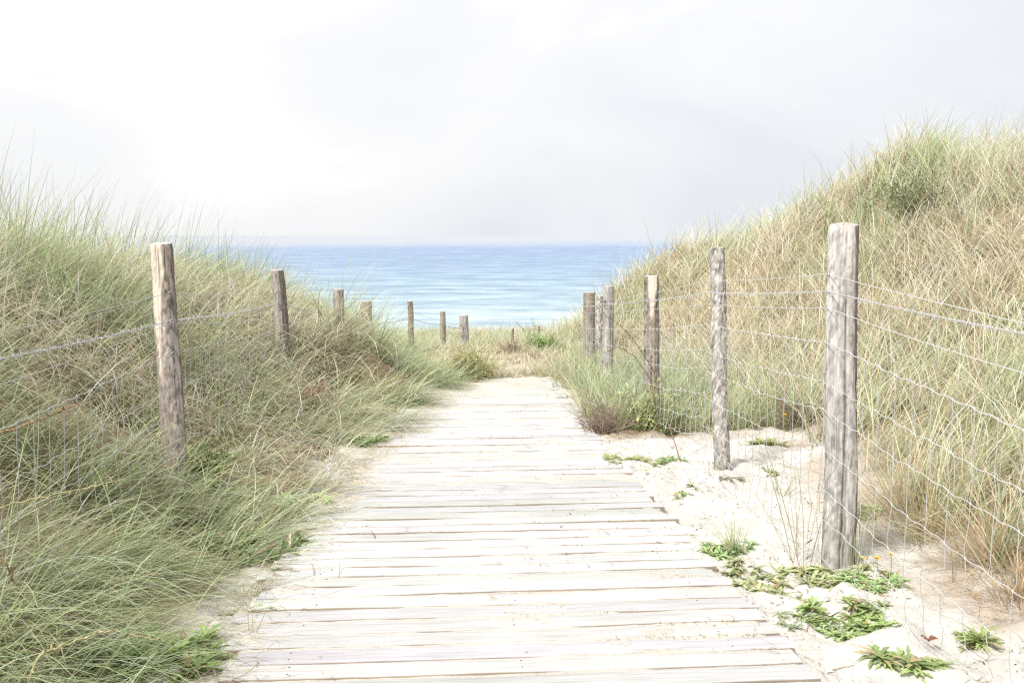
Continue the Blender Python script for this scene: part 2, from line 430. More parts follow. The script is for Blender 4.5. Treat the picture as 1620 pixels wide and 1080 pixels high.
# left dune
g = Geo()
lc = lambda x, y: (x < xl_foot(y) - .04) & (rng.random(len(x)) < np.maximum(grass_mask(x, y), .75))
for (y0, y1, dens, per, wd, seg) in ((1.6, 5.5, 44, 28, .0056, 6), (5.5, 9.5, 32, 29, .0066, 5), (9.5, 24, 25, 29, .0085, 5)):
    C = scatter(-9.5, .1, y0, y1, dens, lc)
    inn = xl_foot(C[:, 1]) - C[:, 0]
    nr_ = sstep((5.2 - C[:, 1]) / 1.2); lf_ = .56 + .44 * np.maximum.reduce([sstep((inn - .9) / 1.2), nr_ * .8 * sstep((inn - .12) / .5), .55 * sstep((C[:, 1] - 8.0) / .8)]); wf_ = 1.75 - .75 * sstep((inn - .6) / 1.2)
    gr = np.clip(.71 + .15 * sstep((C[:, 1] - 8.0) / .8) * sstep((1.2 - inn) / .6) + (fbm(C[:, 0] * .6, C[:, 1] * .6, 101, 3) - .5) * 2.0 - .56 * sstep((xl_foot(C[:, 1]) - C[:, 0] - 1.0) / 1.2), .10, .95)
    hid = np.exp(-(((C[:, 0] + 1.25) / .5) ** 2 + ((C[:, 1] - 11.5) / .6) ** 2)) + .7 * np.exp(-(((C[:, 0] + 1.75) / .4) ** 2 + ((C[:, 1] - 5.5) / .4) ** 2)); lf_ = lf_ + .45 * hid; wf_ = wf_ - .6 * hid
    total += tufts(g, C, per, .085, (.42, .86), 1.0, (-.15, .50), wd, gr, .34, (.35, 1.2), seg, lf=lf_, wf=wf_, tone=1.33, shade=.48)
# tall thin upright culms along the crest
cc = lambda x, y: (x < np.interp(y, YC, XLC) + .9)
C = scatter(-9.5, -1, 5, 22, 6, cc)
total += tufts(g, C, 12, .16, (.75, 1.15), .55, (0, .35), .0055, np.full(len(C), .9), .3, (.05, .45), 5)
tag(g.build('dune_grass', M_GRASS), 'green and straw marram grass mass covering the left dune up to the boardwalk edge', 'grass', kind='stuff')

# right dune
g = Geo()
rc = lambda x, y: (x > xr_foot(y) + .0) & (rng.random(len(x)) < grass_mask(x, y))
for (y0, y1, dens, per, wd, seg) in ((2.2, 7.5, 28, 30, .0056, 5), (7.5, 12, 36, 32, .0074, 5), (12, 23, 36, 32, .0098, 5)):
    C = scatter(1.6, 11.5, y0, y1, dens, rc)
    up = (C[:, 0] - xr_foot(C[:, 1]))
    gr = np.clip(.19 + (fbm(C[:, 0] * .55, C[:, 1] * .55, 111, 3) - .5) * 1.7 + .14 * sstep((C[:, 1] - 13) / 5), .05, .9)
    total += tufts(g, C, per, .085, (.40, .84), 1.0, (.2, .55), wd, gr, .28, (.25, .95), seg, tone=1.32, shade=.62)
cc = lambda x, y: (x > np.interp(y, YR, XRC) - 1.0)
C = scatter(3, 11.5, 8, 22, 6, cc)
total += tufts(g, C, 11, .14, (.7, 1.0), .6, (.1, .45), .0075, np.full(len(C), .42), .25, (.05, .5), 5)
tag(g.build('dune_grass', M_GRASS), 'tall straw coloured marram grass mass covering the right dune behind the wire netting', 'grass', kind='stuff')

# greener grass between the boardwalk and the far right posts
g = Geo()
mc_ = lambda x, y: (x > 1.08) & (x < xr_foot(y) + .3) & (y > 8.6) & (rng.random(len(x)) < grass_mask(x, y))
C = scatter(1.0, 3.8, 8.3, 13.5, 38, mc_)
total += tufts(g, C, 32, .07, (.25, .58), 1.0, (.3, .25), .0062, np.clip(.72 + rng.normal(0, .18, len(C)), .2, 1), .4, (.25, .9), 5, tone=1.25)
tag(g.build('verge_grass', M_GRASS), 'fresh green grass and weeds around the far right fence posts', 'grass', kind='stuff')

# plateau
g = Geo()
pc = lambda x, y: (x > xl_foot(y) - .2) & (x < xr_foot(y) + .6) & (rng.random(len(x)) < grass_mask(x, y))
C = np.concatenate([scatter(-2.5, 5.5, 12.4, 27.5, 30, pc), scatter(-.5, 2.5, 12.5, 16.5, 34, pc)])
gr = np.clip(.42 + (fbm(C[:, 0] * .7, C[:, 1] * .5, 121, 3) - .5) * 2.0, .05, .85)
near = C[:, 1] < 17.4
total += tufts(g, C[near], 30, .08, (.13, .30), 1.1, (.2, .35), .008, gr[near] * .8, .5, (.4, 1.2), 4, fade=.3, tone=1.2)
total += tufts(g, C[~near], 30, .11, (.26, .5), 1.0, (.2, .32), .011, gr[~near], .35, (.3, .9), 4, fade=.25, tone=1.2)
tag(g.build('meadow_grass', M_GRASS), 'pale dry meadow grass on the flat between boardwalk end and sea', 'grass', kind='stuff')
print('blades', total)

# ----------------------------------------------------------------------------- posts and fences
def make_post(parent, x, y, top, r0, r1, lean, style, seed, label, below=.35, square=0., face=None):
    """top = height above the path plane; face=(azimuth, halfwidth, z0, z1, depth) pale split face"""
    ztop = top + SLOPE * y
    zb = float(macro(x, y)) - below
    nz = 150; nt_ = 72
    H = ztop - zb
    t = np.linspace(0, 1, nz); th = np.linspace(0, 2 * PI, nt_, endpoint=False)
    T, TH = np.meshgrid(t, th, indexing='ij')
    Z = T * H
    R = r0 + (r1 - r0) * T
    # long undulations, fissures, knots
    cx_, cy_ = np.cos(TH), np.sin(TH)
    per = lambda f, fz, s, o=4: fbm(cx_ * f + 31 + s, cy_ * f + Z * fz, s, o)
    R = R * (1 + (per(1.3, 1.2, seed, 3) - .5) * .16)
    if square:
        e = 1 / np.maximum(np.abs(np.cos(TH - .5)), np.abs(np.sin(TH - .5)))
        R = R * (1 - square + square * np.minimum(e, 1.25) * .95)
    fis = noise(TH * 4.3 / 1.0 + fbm(Z * 2.0, TH * 0, seed + 3, 2) * 2.2, Z * .9, seed + 5)
    crack = np.exp(-((fis - .5) / .035) ** 2) * sstep((noise(TH * 2, Z * 1.7, seed + 6) - .42) * 6)
    grain = .55 * noise(TH * 22, Z * 7, seed + 8) + .45 * noise(TH * 9, Z * 42, seed + 9)
    R = R * (1 - crack * .07 + (grain - .5) * .025)
    bark = per(4.5, 40, seed + 9, 4)
    rough = style.get('rough', .5)
    R = R * (1 + (bark - .5) * .22 * rough)
    grey = np.array(style['col'])
    C = grey[None, None] * (.72 + .56 * grain[..., None]) * (.75 + .5 * per(2, 3, seed + 11, 3)[..., None])
    dark = style.get('dark', .5)
    bk = sstep((.475 - bark) * 12)[..., None] * dark
    C = C * (1 - bk) + np.array([.085, .065, .05]) * bk
    if 'warm' in style:
        wm = sstep((per(1.6, 2.0, seed + 15, 3) - .45) * 5)[..., None] * style['warm']
        C = C * (1 - wm) + np.array([.36, .27, .20]) * wm
    if 'groove' in style:
        dg = (TH - style['groove'] + (fbm(Z * 1.6, TH * 0, seed + 4, 2) - .5) * .5 + PI) % (2 * PI) - PI
        gm = np.exp(-(dg / .07) ** 2) * sstep((H * .93 - Z) / .3)
        R = R * (1 - .10 * gm - .035 * (dg > 0) * sstep(1 - dg / 1.2))
        C = C * (1 - .7 * gm[..., None])
    rk = np.random.default_rng(seed)
    for _ in range(7):                                # knots
        ka, kz, kr = rk.uniform(-PI, PI), rk.uniform(.3, H), rk.uniform(.010, .020)
        dd = np.hypot(((TH - ka + PI) % (2 * PI) - PI) * R, (Z - kz) * .7) / kr
        km = np.exp(-dd ** 2)[..., None]; ring = np.exp(-((dd - 1.2) / .3) ** 2)
        C = C * (1 - .6 * km - .25 * ring[..., None]); R = R * (1 + .05 * ring - .05 * km[..., 0])
    if 'shade' in style:                              # shaded side painted dark into the wood colour
        az, hw = style['shade']
        dth = np.abs((TH - az + PI) % (2 * PI) - PI) + (noise(Z * 3, TH * 1.5, seed + 30) - .5) * .5
        sd = sstep((hw - dth) * 6)[..., None] * .8
        C = C * (1 - sd) + np.array([.15, .12, .10]) * (.6 + .8 * grain[..., None]) * sd
    if 'lichen' in style:
        l1 = sstep((per(3.6, 42, seed + 13, 3) - .55) * 16)[..., None] * style['lichen']
        C = C * (1 - l1) + np.array([.66, .66, .60]) * l1
    if face:
        az, hw, z0, z1, dep = face
        dth = (TH - az + PI) % (2 * PI) - PI
        zz = (ztop - zb) - Z                       # distance below the top
        ragged = hw * (1 - .75 * sstep((zz - z0) / (z1 - z0))) + (noise(Z * 6, dth * 2, seed + 20) - .5) * .35
        fm = sstep((ragged - np.abs(dth)) * 7) * sstep((z1 - zz) / (.25 * (z1 - z0)) + .0)
        R = R * (1 - dep * fm * np.clip(np.cos(dth), .3, 1))
        fc = np.array([.80, .71, .60]) * (.8 + .35 * noise(TH * 18, Z * 3, seed + 22)[..., None])
        C = C * (1 - fm[..., None]) + fc * fm[..., None]
    C = C * (1 - crack[..., None] * .65)
    foot_dark = sstep((.32 + below - Z) / .4)[..., None] * .22  # darker towards the foot of the post
    C = C * (1 - foot_dark)
    R = R * (1 - .045 * sstep((T - .992) / .008))
    lx = lean[0] * (T - 0) ; ly = lean[1] * (T - 0)
    wob = (fbm(T * 2.2, T * 0 + seed, seed + 2, 2) - .5) * .03
    V = np.stack([lx + wob + R * cx_, ly + R * cy_, Z], -1)
    V[..., 2] += style.get('tilt', 0) * (R * cx_ * .38 + R * cy_ * .92) * T ** 40
    root_loc = np.array([x - lean[0], y - lean[1], zb])
    gg = Geo()
    gg.add(V.reshape(-1, 3), grid_faces(nz, nt_, True), np.clip(C, 0, .8).reshape(-1, 3))
    # sawn top: concentric rings, slightly dished and chipped
    rings = np.linspace(1, .02, 9)
    top_c = V[-1].mean(0)
    cap = top_c[None, None] + (V[-1] - top_c)[None] * rings[:, None, None]
    rr = np.linspace(0, 1, 9)[:, None]
    slope_ = style.get('topslope', .06)
    cap[..., 2] = V[-1][None, :, 2] + .004 * sstep(rr * 3) + (cap[..., 0] - top_c[0]) * 0
    tint = np.array(style.get('top', (.60, .53, .47)))
    cc_ = tint[None, None] * (.85 + .3 * noise(rr * 9, np.cos(TH[:9]) * 1.5, seed + 40)[..., None])
    gg.add(cap.reshape(-1, 3), grid_faces(9, nt_, True), cc_.reshape(-1, 3))
    o = gg.build('fence_post', M_POST, parent)
    o.location = root_loc - np.array(parent.location)
    if label: o['label'] = label
    return o, (x - lean[0], y - lean[1], zb, lean, H)

def add_staples(post, dirx, heights, r, seed):
    """small wire staples on the face of the post, parts of the post (local z)"""
    rs = np.random.default_rng(seed)
    for (z, lx, ly, az) in heights:
        gg = Geo()
        a = np.linspace(-.5, .5, 9)
        P = np.stack([lx + np.cos(az + a * .35) * (r + .006), ly + np.sin(az + a * .35) * (r + .006), z + np.sin((a + .5) * PI) * .014 - .004], -1)
        gg.add(*tube(P, .0022, 5), np.array([.5, .5, .5]))
        s = gg.build('staple', M_WIRE, post)

WHITE = np.array([.70, .70, .70])
def strand(geo, pts, r, sag=.0, n_per=24, col=WHITE, wig=.0015, seed=0):
    pts = np.asarray(pts, float); out = []
    for i in range(len(pts) - 1):
        t = np.linspace(0, 1, n_per, endpoint=(i == len(pts) - 2))
        p = pts[i] * (1 - t[:, None]) + pts[i + 1] * t[:, None]
        p[:, 2] -= sag * 4 * t * (1 - t)
        out.append(p)
    P = np.concatenate(out)
    P[:, 2] += (noise(np.arange(len(P)) * .6, 0, seed) - .5) * wig * 2
    geo.add(*tube(P, r, 5), col)
    return P

def barbed(geo, pts, seed, sag=.012, col=WHITE):
    rs = np.random.default_rng(seed)
    pts = np.asarray(pts, float)
    for i in range(len(pts) - 1):
        Ld = np.linalg.norm(pts[i + 1] - pts[i]); n = max(30, int(Ld / .011))
        t = np.linspace(0, 1, n)
        p = pts[i] * (1 - t[:, None]) + pts[i + 1] * t[:, None]
        p[:, 2] -= sag * 4 * t * (1 - t)
        d = (pts[i + 1] - pts[i]) / Ld; side = np.cross(d, [0, 0, 1.]); side /= np.linalg.norm(side)
        ph = t * Ld / .055 * 2 * PI
        for q in (0, PI):
            pp = p + .0034 * (np.cos(ph + q)[:, None] * side + np.sin(ph + q)[:, None] * np.array([0, 0, 1.]))
            geo.add(*tube(pp, .0019, 4), col * .95)
        nb = int(Ld / .085)
        for b in range(1, nb):
            tb = (b + rs.uniform(-.2, .2)) / nb
            c_ = pts[i] * (1 - tb) + pts[i + 1] * tb; c_ = c_ - np.array([0, 0, sag * 4 * tb * (1 - tb)])
            for s_ in (0, 1):
                a_ = rs.uniform(0, PI); v_ = np.cos(a_) * side + np.sin(a_) * np.array([0, 0, 1.]) + d * rs.uniform(-.4, .4)
                geo.add(*tube(np.array([c_ - v_ * .020, c_ - d * .004, c_ + d * .004, c_ + v_ * .020]), [.0009, .0018, .0018, .0009], 4), col * .95)

def netting(geo, A, B, topA, topB, nrow, step, vstep, seed, zbot, col=WHITE, rh=.0018, rv=.0018, lowsag=.03):
    """woven stock netting between post A and post B; heights relative to the path plane"""
    rs = np.random.default_rng(seed)
    A = np.array(A, float); B = np.array(B, float)
    Ld = np.linalg.norm(B - A); nv = max(2, int(round(Ld / vstep)))
    side = np.array([-(B - A)[1], (B - A)[0]]) / Ld
    n = nv * 6 + 1; t = np.linspace(0, 1, n)
    xy = A * (1 - t[:, None]) + B * t[:, None]
    zt = topA + (topB - topA) * t + SLOPE * xy[:, 1]
    Pr = []
    for r_ in range(nrow):
        f = r_ / max(1, nrow - 1)
        z = zt - step * (r_ + .12 * np.sin(r_ * 2.1))
        sag = (.008 + lowsag * f) * 4 * t * (1 - t)
        crimp = .0040 * np.sin(t * nv * 2 * PI) + (noise(t * nv * .9, 0 * t + r_, seed + r_) - .5) * .022 * (.25 + f)
        zz = z - sag + crimp
        zz = np.maximum(zz, macro(xy[:, 0], xy[:, 1]) + .012) if r_ == nrow - 1 else zz
        off = (noise(t * 4, 0 * t + r_, seed + 50 + r_) - .5) * .05 * f
        P = np.stack([xy[:, 0] + side[0] * off, xy[:, 1] + side[1] * off, zz], -1)
        Pr.append(P); geo.add(*tube(P, rh * (1.25 if r_ == 0 else 1), 4), col)
    for j in range(nv + 1):
        i = min(n - 1, j * 6)
        pts = []
        for r_ in range(nrow):
            p = Pr[r_][i].copy()
            pts.append(p)
            if r_ < nrow - 1:
                q = Pr[r_ + 1][i]
                k_ = rs.normal(0, .006 + .010 * r_ / nrow, 2)
                pts.append(p * .62 + q * .38 + np.array([k_[0] * (B - A)[0] / Ld, k_[0] * (B - A)[1] / Ld, 0]))
                pts.append(p * .15 + q * .85 + np.array([k_[1] * (B - A)[0] / Ld, k_[1] * (B - A)[1] / Ld, 0]))
        geo.add(*tube(np.array(pts), rv, 4), col * .82)
        for r_ in range(nrow):                      # hinge knots
            p = Pr[r_][i]
            geo.add(*tube(np.array([p - [0, 0, .007], p, p + [0, 0, .007]]), [.002, .0042, .002], 4), col)

GREYW = dict(tilt=.13, groove=-1.75, col=(.60, .575, .55), rough=.3, dark=.34, shade=(-.25, .72), top=(.50, .44, .39))
LICH = dict(col=(.42, .395, .37), rough=.55, dark=.5, lichen=.95, top=(.5, .47, .42))
BARK = dict(col=(.37, .33, .295), rough=.9, dark=.5, warm=.45, top=(.7, .66, .62))
BROWNP = dict(col=(.41, .37, .335), rough=.3, dark=.3, warm=.25, top=(.55, .48, .4))
PLAIN = dict(col=(.50, .475, .45), rough=.3, dark=.3, top=(.5, .45, .4))

def zrel(h, y): return h + SLOPE * y

# ---- right fence
fr = empty('wire_fence', (1.71, 4.92, zrel(0, 4.92)), 'wire netting fence on round wooden posts along the right side of the boardwalk', 'fence')
RP = [(1.71, 2.65, 1.62, .075), (1.685, 4.75, 1.694, .072), (1.703, 7.0, 1.61, .056), (1.725, 9.2, 1.37, .072), (1.71, 11.4, 1.22, .066), (1.71, 12.8, 1.10, .078), (2.21, 15.0, .97, .058)]
rp = []
rp.append(make_post(fr, *RP[1][:3], .081, .072, (-.03, .0), GREYW, 3, 'thick grey post split by a long groove, nearest on the right'))
rp.append(make_post(fr, *RP[2][:3], .060, .054, (-.10, .0), LICH, 17, 'slim straight post spotted with white lichen'))
rp.append(make_post(fr, *RP[3][:3], .078, .068, (-.01, .02), BARK, 29, 'stout bark-covered post with a pale split face at its top', face=(-1.7, .75, .03, .42, .16)))
rp.append(make_post(fr, *RP[4][:3], .070, .060, (-.01, 0), PLAIN, 37, 'smooth grey post standing just before the corner post'))
rp.append(make_post(fr, *RP[5][:3], .082, .074, (.0, 0), BROWNP, 41, 'brown corner post where the netting ends'))
rp.append(make_post(fr, *RP[6][:3], .062, .055, (.0, 0), LICH, 53, 'thin pale lichen post behind the corner'))
W_X = 1.71
def rside(k):           # wire runs on the boardwalk face of each post
    x_, y_, _, r_ = RP[k]; return x_ - r_ - .004, y_
WZ = {'plain_a': [1.285, 1.455, 1.375, 1.20, 1.06, .97], 'barbed': [1.265, 1.37, 1.29, 1.14, 1.01, .92], 'plain_b': [1.12, 1.29, 1.21, 1.06, .93, .83],
      'net': [.925, 1.12, 1.06, .87, .73, .64]}
def rpts(key):
    return [(*rside(k), zrel(WZ[key][k], RP[k][1])) for k in range(6)]
off = np.array(fr.location)
gw = Geo(); strand(gw, rpts('plain_a'), .0019, .01, seed=3); o = gw.build('plain_wire', M_WIRE, fr, loc=off)
gw = Geo(); barbed(gw, rpts('barbed'), 5); o = gw.build('barbed_wire', M_WIRE, fr, loc=off)
gw = Geo(); strand(gw, rpts('plain_b'), .0019, .012, seed=9); o = gw.build('plain_wire', M_WIRE, fr, loc=off)
gw = Geo()
for k in range(5):
    a, b = rside(k), rside(k + 1)
    netting(gw, a, b, WZ['net'][k], WZ['net'][k + 1], 7 if k < 2 else 6, .178 if k < 2 else .165, .145, 60 + k, 0)
o = gw.build('wire_netting', M_WIRE, fr, loc=off)
gw = Geo()
for (ha, hb) in ((.97, .84), (.83, .72), (.64, .6)):
    strand(gw, [(1.71, 12.8 + .08, zrel(ha, 12.8)), (2.21 - .05, 15.0, zrel(hb, 15.0))], .0022, .01)
o = gw.build('plain_wire', M_WIRE, fr, loc=off)
for i, (po, k) in enumerate(((rp[0], 1), (rp[1], 2), (rp[2], 3))):
    _, (bx, by, zb, ln, H) = po
    for key in ('plain_a', 'barbed', 'plain_b', 'net'):
        z = zrel(WZ[key][k], RP[k][1]) - zb
        add_staples(po[0], 0, [(z, ln[0] * z / H, ln[1] * z / H, PI)], RP[k][3], 5)

# ---- left fence
LP = [(-2.02, 1.9, 1.45, .07), (-1.90, 6.0, 1.625, .066), (-1.95, 10.6, 1.42, .068), (-1.46, 12.2, 1.17, .058), (-1.19, 12.9, .995, .072), (-.69, 15.7, .88, .045), (-.17, 16.5, .67, .047), (.21, 17.0, .58, .078)]
fl = empty('wire_fence', (-1.96, 6.0, zrel(.3, 6.0)), 'barbed wire fence on weathered posts half buried in the left dune grass', 'fence')
lp = []
BARKL = dict(tilt=.08, col=(.48, .425, .395), rough=.9, dark=.5, warm=.4, shade=(.1, .45), top=(.6, .56, .52))
lp.append(make_post(fl, *LP[1][:3], .073, .064, (-.03, .0), BARKL, 61, 'large bark post with pale stripped wood on its left edge and top', face=(-2.25, .95, .10, .85, .10)))
SQ = dict(col=(.46, .425, .40), rough=.3, dark=.35, shade=(-.75, .55), top=(.62, .58, .53))
lp.append(make_post(fl, *LP[2][:3], .076, .062, (-.09, 0), SQ, 67, 'squared split grey post', square=.8))
lp.append(make_post(fl, *LP[3][:3], .068, .062, (0, 0), BROWNP, 71, 'brown post at the top of the grass slope'))
lp.append(make_post(fl, *LP[4][:3], .08, .078, (0, 0), dict(PLAIN, col=(.46, .40, .33)), 73, 'short thick post sunk in grass'))
lp.append(make_post(fl, *LP[5][:3], .047, .042, (-.04, 0), dict(BARK, rough=.9), 79, 'thin dark leaning post'))
lp.append(make_post(fl, *LP[6][:3], .046, .044, (-.02, 0), BROWNP, 83, 'thin brown post beside the end post'))
lp.append(make_post(fl, *LP[7][:3], .083, .076, (-.01, 0), dict(PLAIN, top=(.85, .84, .82)), 89, 'thick end post with a white top'))
def lside(k):
    x_, y_, _, r_ = LP[k]
    if k < 3: return x_ + r_ * .95 + .004 - (.03 if k == 1 else .07 if k == 2 else 0) * .8, y_
    return x_, y_ - r_ - .004
LZ = {'plain_a': [1.24, 1.34, 1.18, .93, .80, .74, .52, .43], 'barbed': [1.21, 1.176, 1.08, .86, .70, .62, .45, .37], 'plain_b': [1.06, 1.16, .95, .74, .60, .52, .36, .28], 'net': [.86, .985, .80, .62]}
GREYWIRE = np.array([.50, .50, .50])
offl = np.array(fl.location)
lpt = lambda key, ks: [(*lside(k), zrel(LZ[key][k], LP[k][1])) for k in ks]
gw = Geo(); strand(gw, lpt('plain_a', range(8)), .0019, .02, col=GREYWIRE, seed=13); gw.build('plain_wire', M_WIRE, fl, loc=offl)
gw = Geo(); barbed(gw, lpt('barbed', range(8)), 15, .025, GREYWIRE * 1.05); gw.build('barbed_wire', M_WIRE, fl, loc=offl)
gw = Geo(); strand(gw, lpt('plain_b', range(8)), .0019, .03, col=GREYWIRE, seed=19); gw.build('plain_wire', M_WIRE, fl, loc=offl)
gw = Geo()
for k in range(3):
    a, b = lside(k), lside(k + 1)
    netting(gw, a, b, LZ['net'][k], LZ['net'][k + 1], 4, .18, .15, 90 + k, 0, GREYWIRE, lowsag=.05)
gw.build('wire_netting', M_WIRE, fl, loc=offl)
_, (bx, by, zb, ln, H) = lp[0]
for key in ('plain_a', 'barbed', 'plain_b', 'net'):
    z = zrel(LZ[key][1], 6.0) - zb
    add_staples(lp[0][0], 0, [(z, ln[0] * z / H, 0, -.9)], .074, 5)

# two stakes left in the meadow
for (x, y, h, lab) in ((1.05, 17.2, .42, 'short dark wooden stake in the meadow behind the brown heather mound'), (1.75, 19.5, .5, 'thin dark stake right of the green bush in the meadow')):
    gg = Geo(); z = float(macro(x, y))
    gg.add(*tube(np.array([[0, 0, -.2], [0, 0, .1], [.01, 0, h - .01], [.01, 0, h]]), [.025, .024, .02, .004], 8), np.array([.2, .16, .13]))
    tag(gg.build('stake', M_POST), lab, 'stake').location = (x, y, z)

# ----------------------------------------------------------------------------- plants
def leaves(geo, P, az, L, W, tilt0, tilt1, cb, ct, lobes=0, fold=.25, seg=8):
    """broad leaves from points P; tilt = angle above horizontal at base and tip"""
    n = len(P); s = np.linspace(0, 1, seg + 1)
    tl = tilt0[:, None] + (tilt1 - tilt0)[:, None] * s[None]
    dh = np.cos(tl) * L[:, None] / seg; dv = np.sin(tl) * L[:, None] / seg
    h = np.concatenate([np.zeros((n, 1)), np.cumsum(dh[:, 1:], 1)], 1); v = np.concatenate([np.zeros((n, 1)), np.cumsum(dv[:, 1:], 1)], 1)
    w = np.interp(s, [0, .15, .55, .8, 1], [.12, .4, 1, .8, .03])
    W_ = W[:, None] * w[None]
    if lobes: W_ = W_ * (1 + lobes * np.where(np.arange(seg + 1) % 2 == 0, -.5, .45))[None]
    c_ = np.stack([P[:, 0:1] + h * np.cos(az)[:, None], P[:, 1:2] + h * np.sin(az)[:, None], P[:, 2:3] + v], -1)
    sd = np.stack([-np.sin(az), np.cos(az), np.zeros(n)], -1)[:, None]
    V = np.empty((n, seg + 1, 3, 3))
    V[:, :, 1] = c_
    V[:, :, 0] = c_ - sd * W_[..., None] / 2 + np.array([0, 0, 1]) * (W_ * fold)[..., None]
    V[:, :, 2] = c_ + sd * W_[..., None] / 2 + np.array([0, 0, 1]) * (W_ * fold)[..., None]
    f1 = grid_faces(seg + 1, 3)
    F = ((np.arange(n) * (seg + 1) * 3)[:, None, None] + f1[None]).reshape(-1, 4)
    t = s[None, :, None]
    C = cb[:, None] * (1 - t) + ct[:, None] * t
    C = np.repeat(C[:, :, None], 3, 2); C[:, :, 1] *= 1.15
    geo.add(V.reshape(-1, 3), F, C.reshape(-1, 3))

LG = np.array([.33, .43, .17]); LG2 = np.array([.48, .55, .28]); LD = np.array([.15, .26, .08]); YG = np.array([.55, .56, .20])
def rosette(name, label, cat, x, y, n=22, L=.13, W=.03, spread=.0, k=1, tilt=(.2, .8), lobes=.5, col=LG, col2=LG2, group=None, seed=0, z=None):
    rs = np.random.default_rng(seed + int(abs(x * 1000) + y * 100))
    gg = Geo()
    vary = rs.uniform(.85, 1.12) * np.array([rs.uniform(.85, 1.12), 1, rs.uniform(.8, 1.2)])
    for q in range(k):
        sc_ = rs.uniform(.42, 1.0); tw_ = rs.uniform(.75, 1.2) * vary
        r_ = spread * math.sqrt(rs.random()); a_ = rs.uniform(0, 2 * PI)
        px, py = x + r_ * math.cos(a_) * 1.3, y + r_ * math.sin(a_)
        pz = float(ground(np.array([px]), np.array([py]))[0]) + .002 if z is None else z
        m_ = max(5, int(n * rs.uniform(.7, 1.2)))
        P = np.tile([px, py, pz], (m_, 1)) + rs.normal(0, .006, (m_, 3)) * [1, 1, .2]
        az = rs.uniform(0, 2 * PI, m_); LL = L * sc_ * rs.uniform(.4, 1.2, m_)
        t0 = rs.uniform(*tilt, m_); t1 = t0 - rs.uniform(.2, .9, m_)
        mixc = rs.random(m_)[:, None]
        cb = (col * (1 - mixc) + col2 * mixc) * rs.uniform(.75, 1.2, (m_, 1))
        cb = cb * tw_; old = (rs.random(m_) < .1)[:, None]; cb = cb * (1 - old) + old * np.array([.45, .36, .2])
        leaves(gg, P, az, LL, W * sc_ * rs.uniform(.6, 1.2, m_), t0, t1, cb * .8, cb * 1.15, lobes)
    loc = np.array([x, y, float(macro(x, y))])
    o = gg.build(name, M_LEAF, loc=loc)
    return tag(o, label, cat, group)

def tuft_thing(name, label, cat, x, y, n, spread, Lr, lean, wind, width, green, fan=.4, curl=(.1, .6), group=None, col=None, seed=1):
    global rng
    keep = rng; rng = np.random.default_rng(seed + int(abs(x * 977) + y * 131))
    gg = Geo()
    tufts(gg, np.array([[x, y]]), n, spread, Lr, lean, wind, width, np.array([green]), fan, curl)
    if col is not None: gg.C = [c_ * np.array(col) for c_ in gg.C]
    rng = keep
    o = gg.build(name, M_GRASS, loc=np.array([x, y, float(macro(x, y))]))
    return tag(o, label, cat, group)

# --- sand side weeds (right)
W8 = 'green weeds growing on the sand'
rosette('weed_patch', 'dark green weed patch at the plank ends beneath the pale grass sprout', 'weed', 1.22, 5.05, 19, 0.088, 0.020, 0.13, 16, seed=1)
rosette('weed_patch', 'broad bright weed patch left of the thick grey post foot', 'weed', 1.40, 4.62, 21, 0.096, 0.023, 0.22, 40, (.1, .6), seed=2)
rosette('weed_patch', 'weed patch around the foot of the thick grey post', 'weed', 1.72, 4.50, 17, 0.079, 0.020, 0.14, 18, (.1, .6), seed=3)
rosette('weed_patch', 'long dense weed patch halfway between boardwalk corner and yellow flowers', 'weed', 1.46, 4.06, 21, 0.096, 0.023, 0.17, 28, (.1, .6), seed=4)
rosette('weed_patch', 'small weed patch under the three yellow flowers', 'weed', 1.72, 4.38, 17, 0.079, 0.020, 0.12, 16, (.1, .6), seed=5)
rosette('weed_patch', 'low leafy weed at the bottom edge below the boardwalk corner', 'weed', 1.50, 3.56, 25, 0.115, 0.028, 0.10, 12, (.1, .6), seed=6)
rosette('dandelion_rosette', 'single jagged-leaved rosette alone on the sand at lower right', 'weed', 1.92, 3.84, 34, .15, .026, .03, 5, (.15, 1.0), lobes=.9, seed=7)
rosette('weed_patch', 'thin weed strip along the plank ends in the middle distance', 'weed', 1.20, 7.35, 17, 0.088, 0.021, 0.18, 21, seed=8)
rosette('weed_patch', 'weed patch on sand left of the lichen post', 'weed', 1.50, 7.45, 17, 0.088, 0.021, 0.10, 13, seed=9)
rosette('weed_patch', 'weed patch behind the lichen post at the bank foot', 'weed', 2.45, 8.0, 19, 0.132, 0.027, 0.12, 18, (.3, 1.0), seed=10)
rosette('weed_patch', 'sparse weed in the middle of the sand hollow', 'weed', 2.1, 6.9, 12, 0.061, 0.017, 0.05, 9, seed=11)
rosette('weed_patch', 'tiny weed between the planks and sand right of the nearer plank-edge flower', 'weed', 1.32, 6.3, 12, 0.061, 0.016, 0.06, 13, col=OLIVE * .8, seed=12)
rosette('weed_patch', 'weed clump on sand behind the thick grey post', 'weed', 2.35, 5.9, 14, 0.096, 0.021, 0.10, 16, (.2, .9), seed=13)
rosette('weed_patch', 'weed patch at the boardwalk corner in front', 'weed', 1.28, 4.0, 14, 0.071, 0.016, 0.12, 13, (.1, .5), col=OLIVE * .7, seed=14)
rosette('weed_patch', 'dry weed scraps beside plank ends right of the weed strip', 'weed', 1.72, 6.55, 12, 0.052, 0.015, 0.06, 12, (.1, .5), col=OLIVE * .8, col2=BROWN, seed=15)

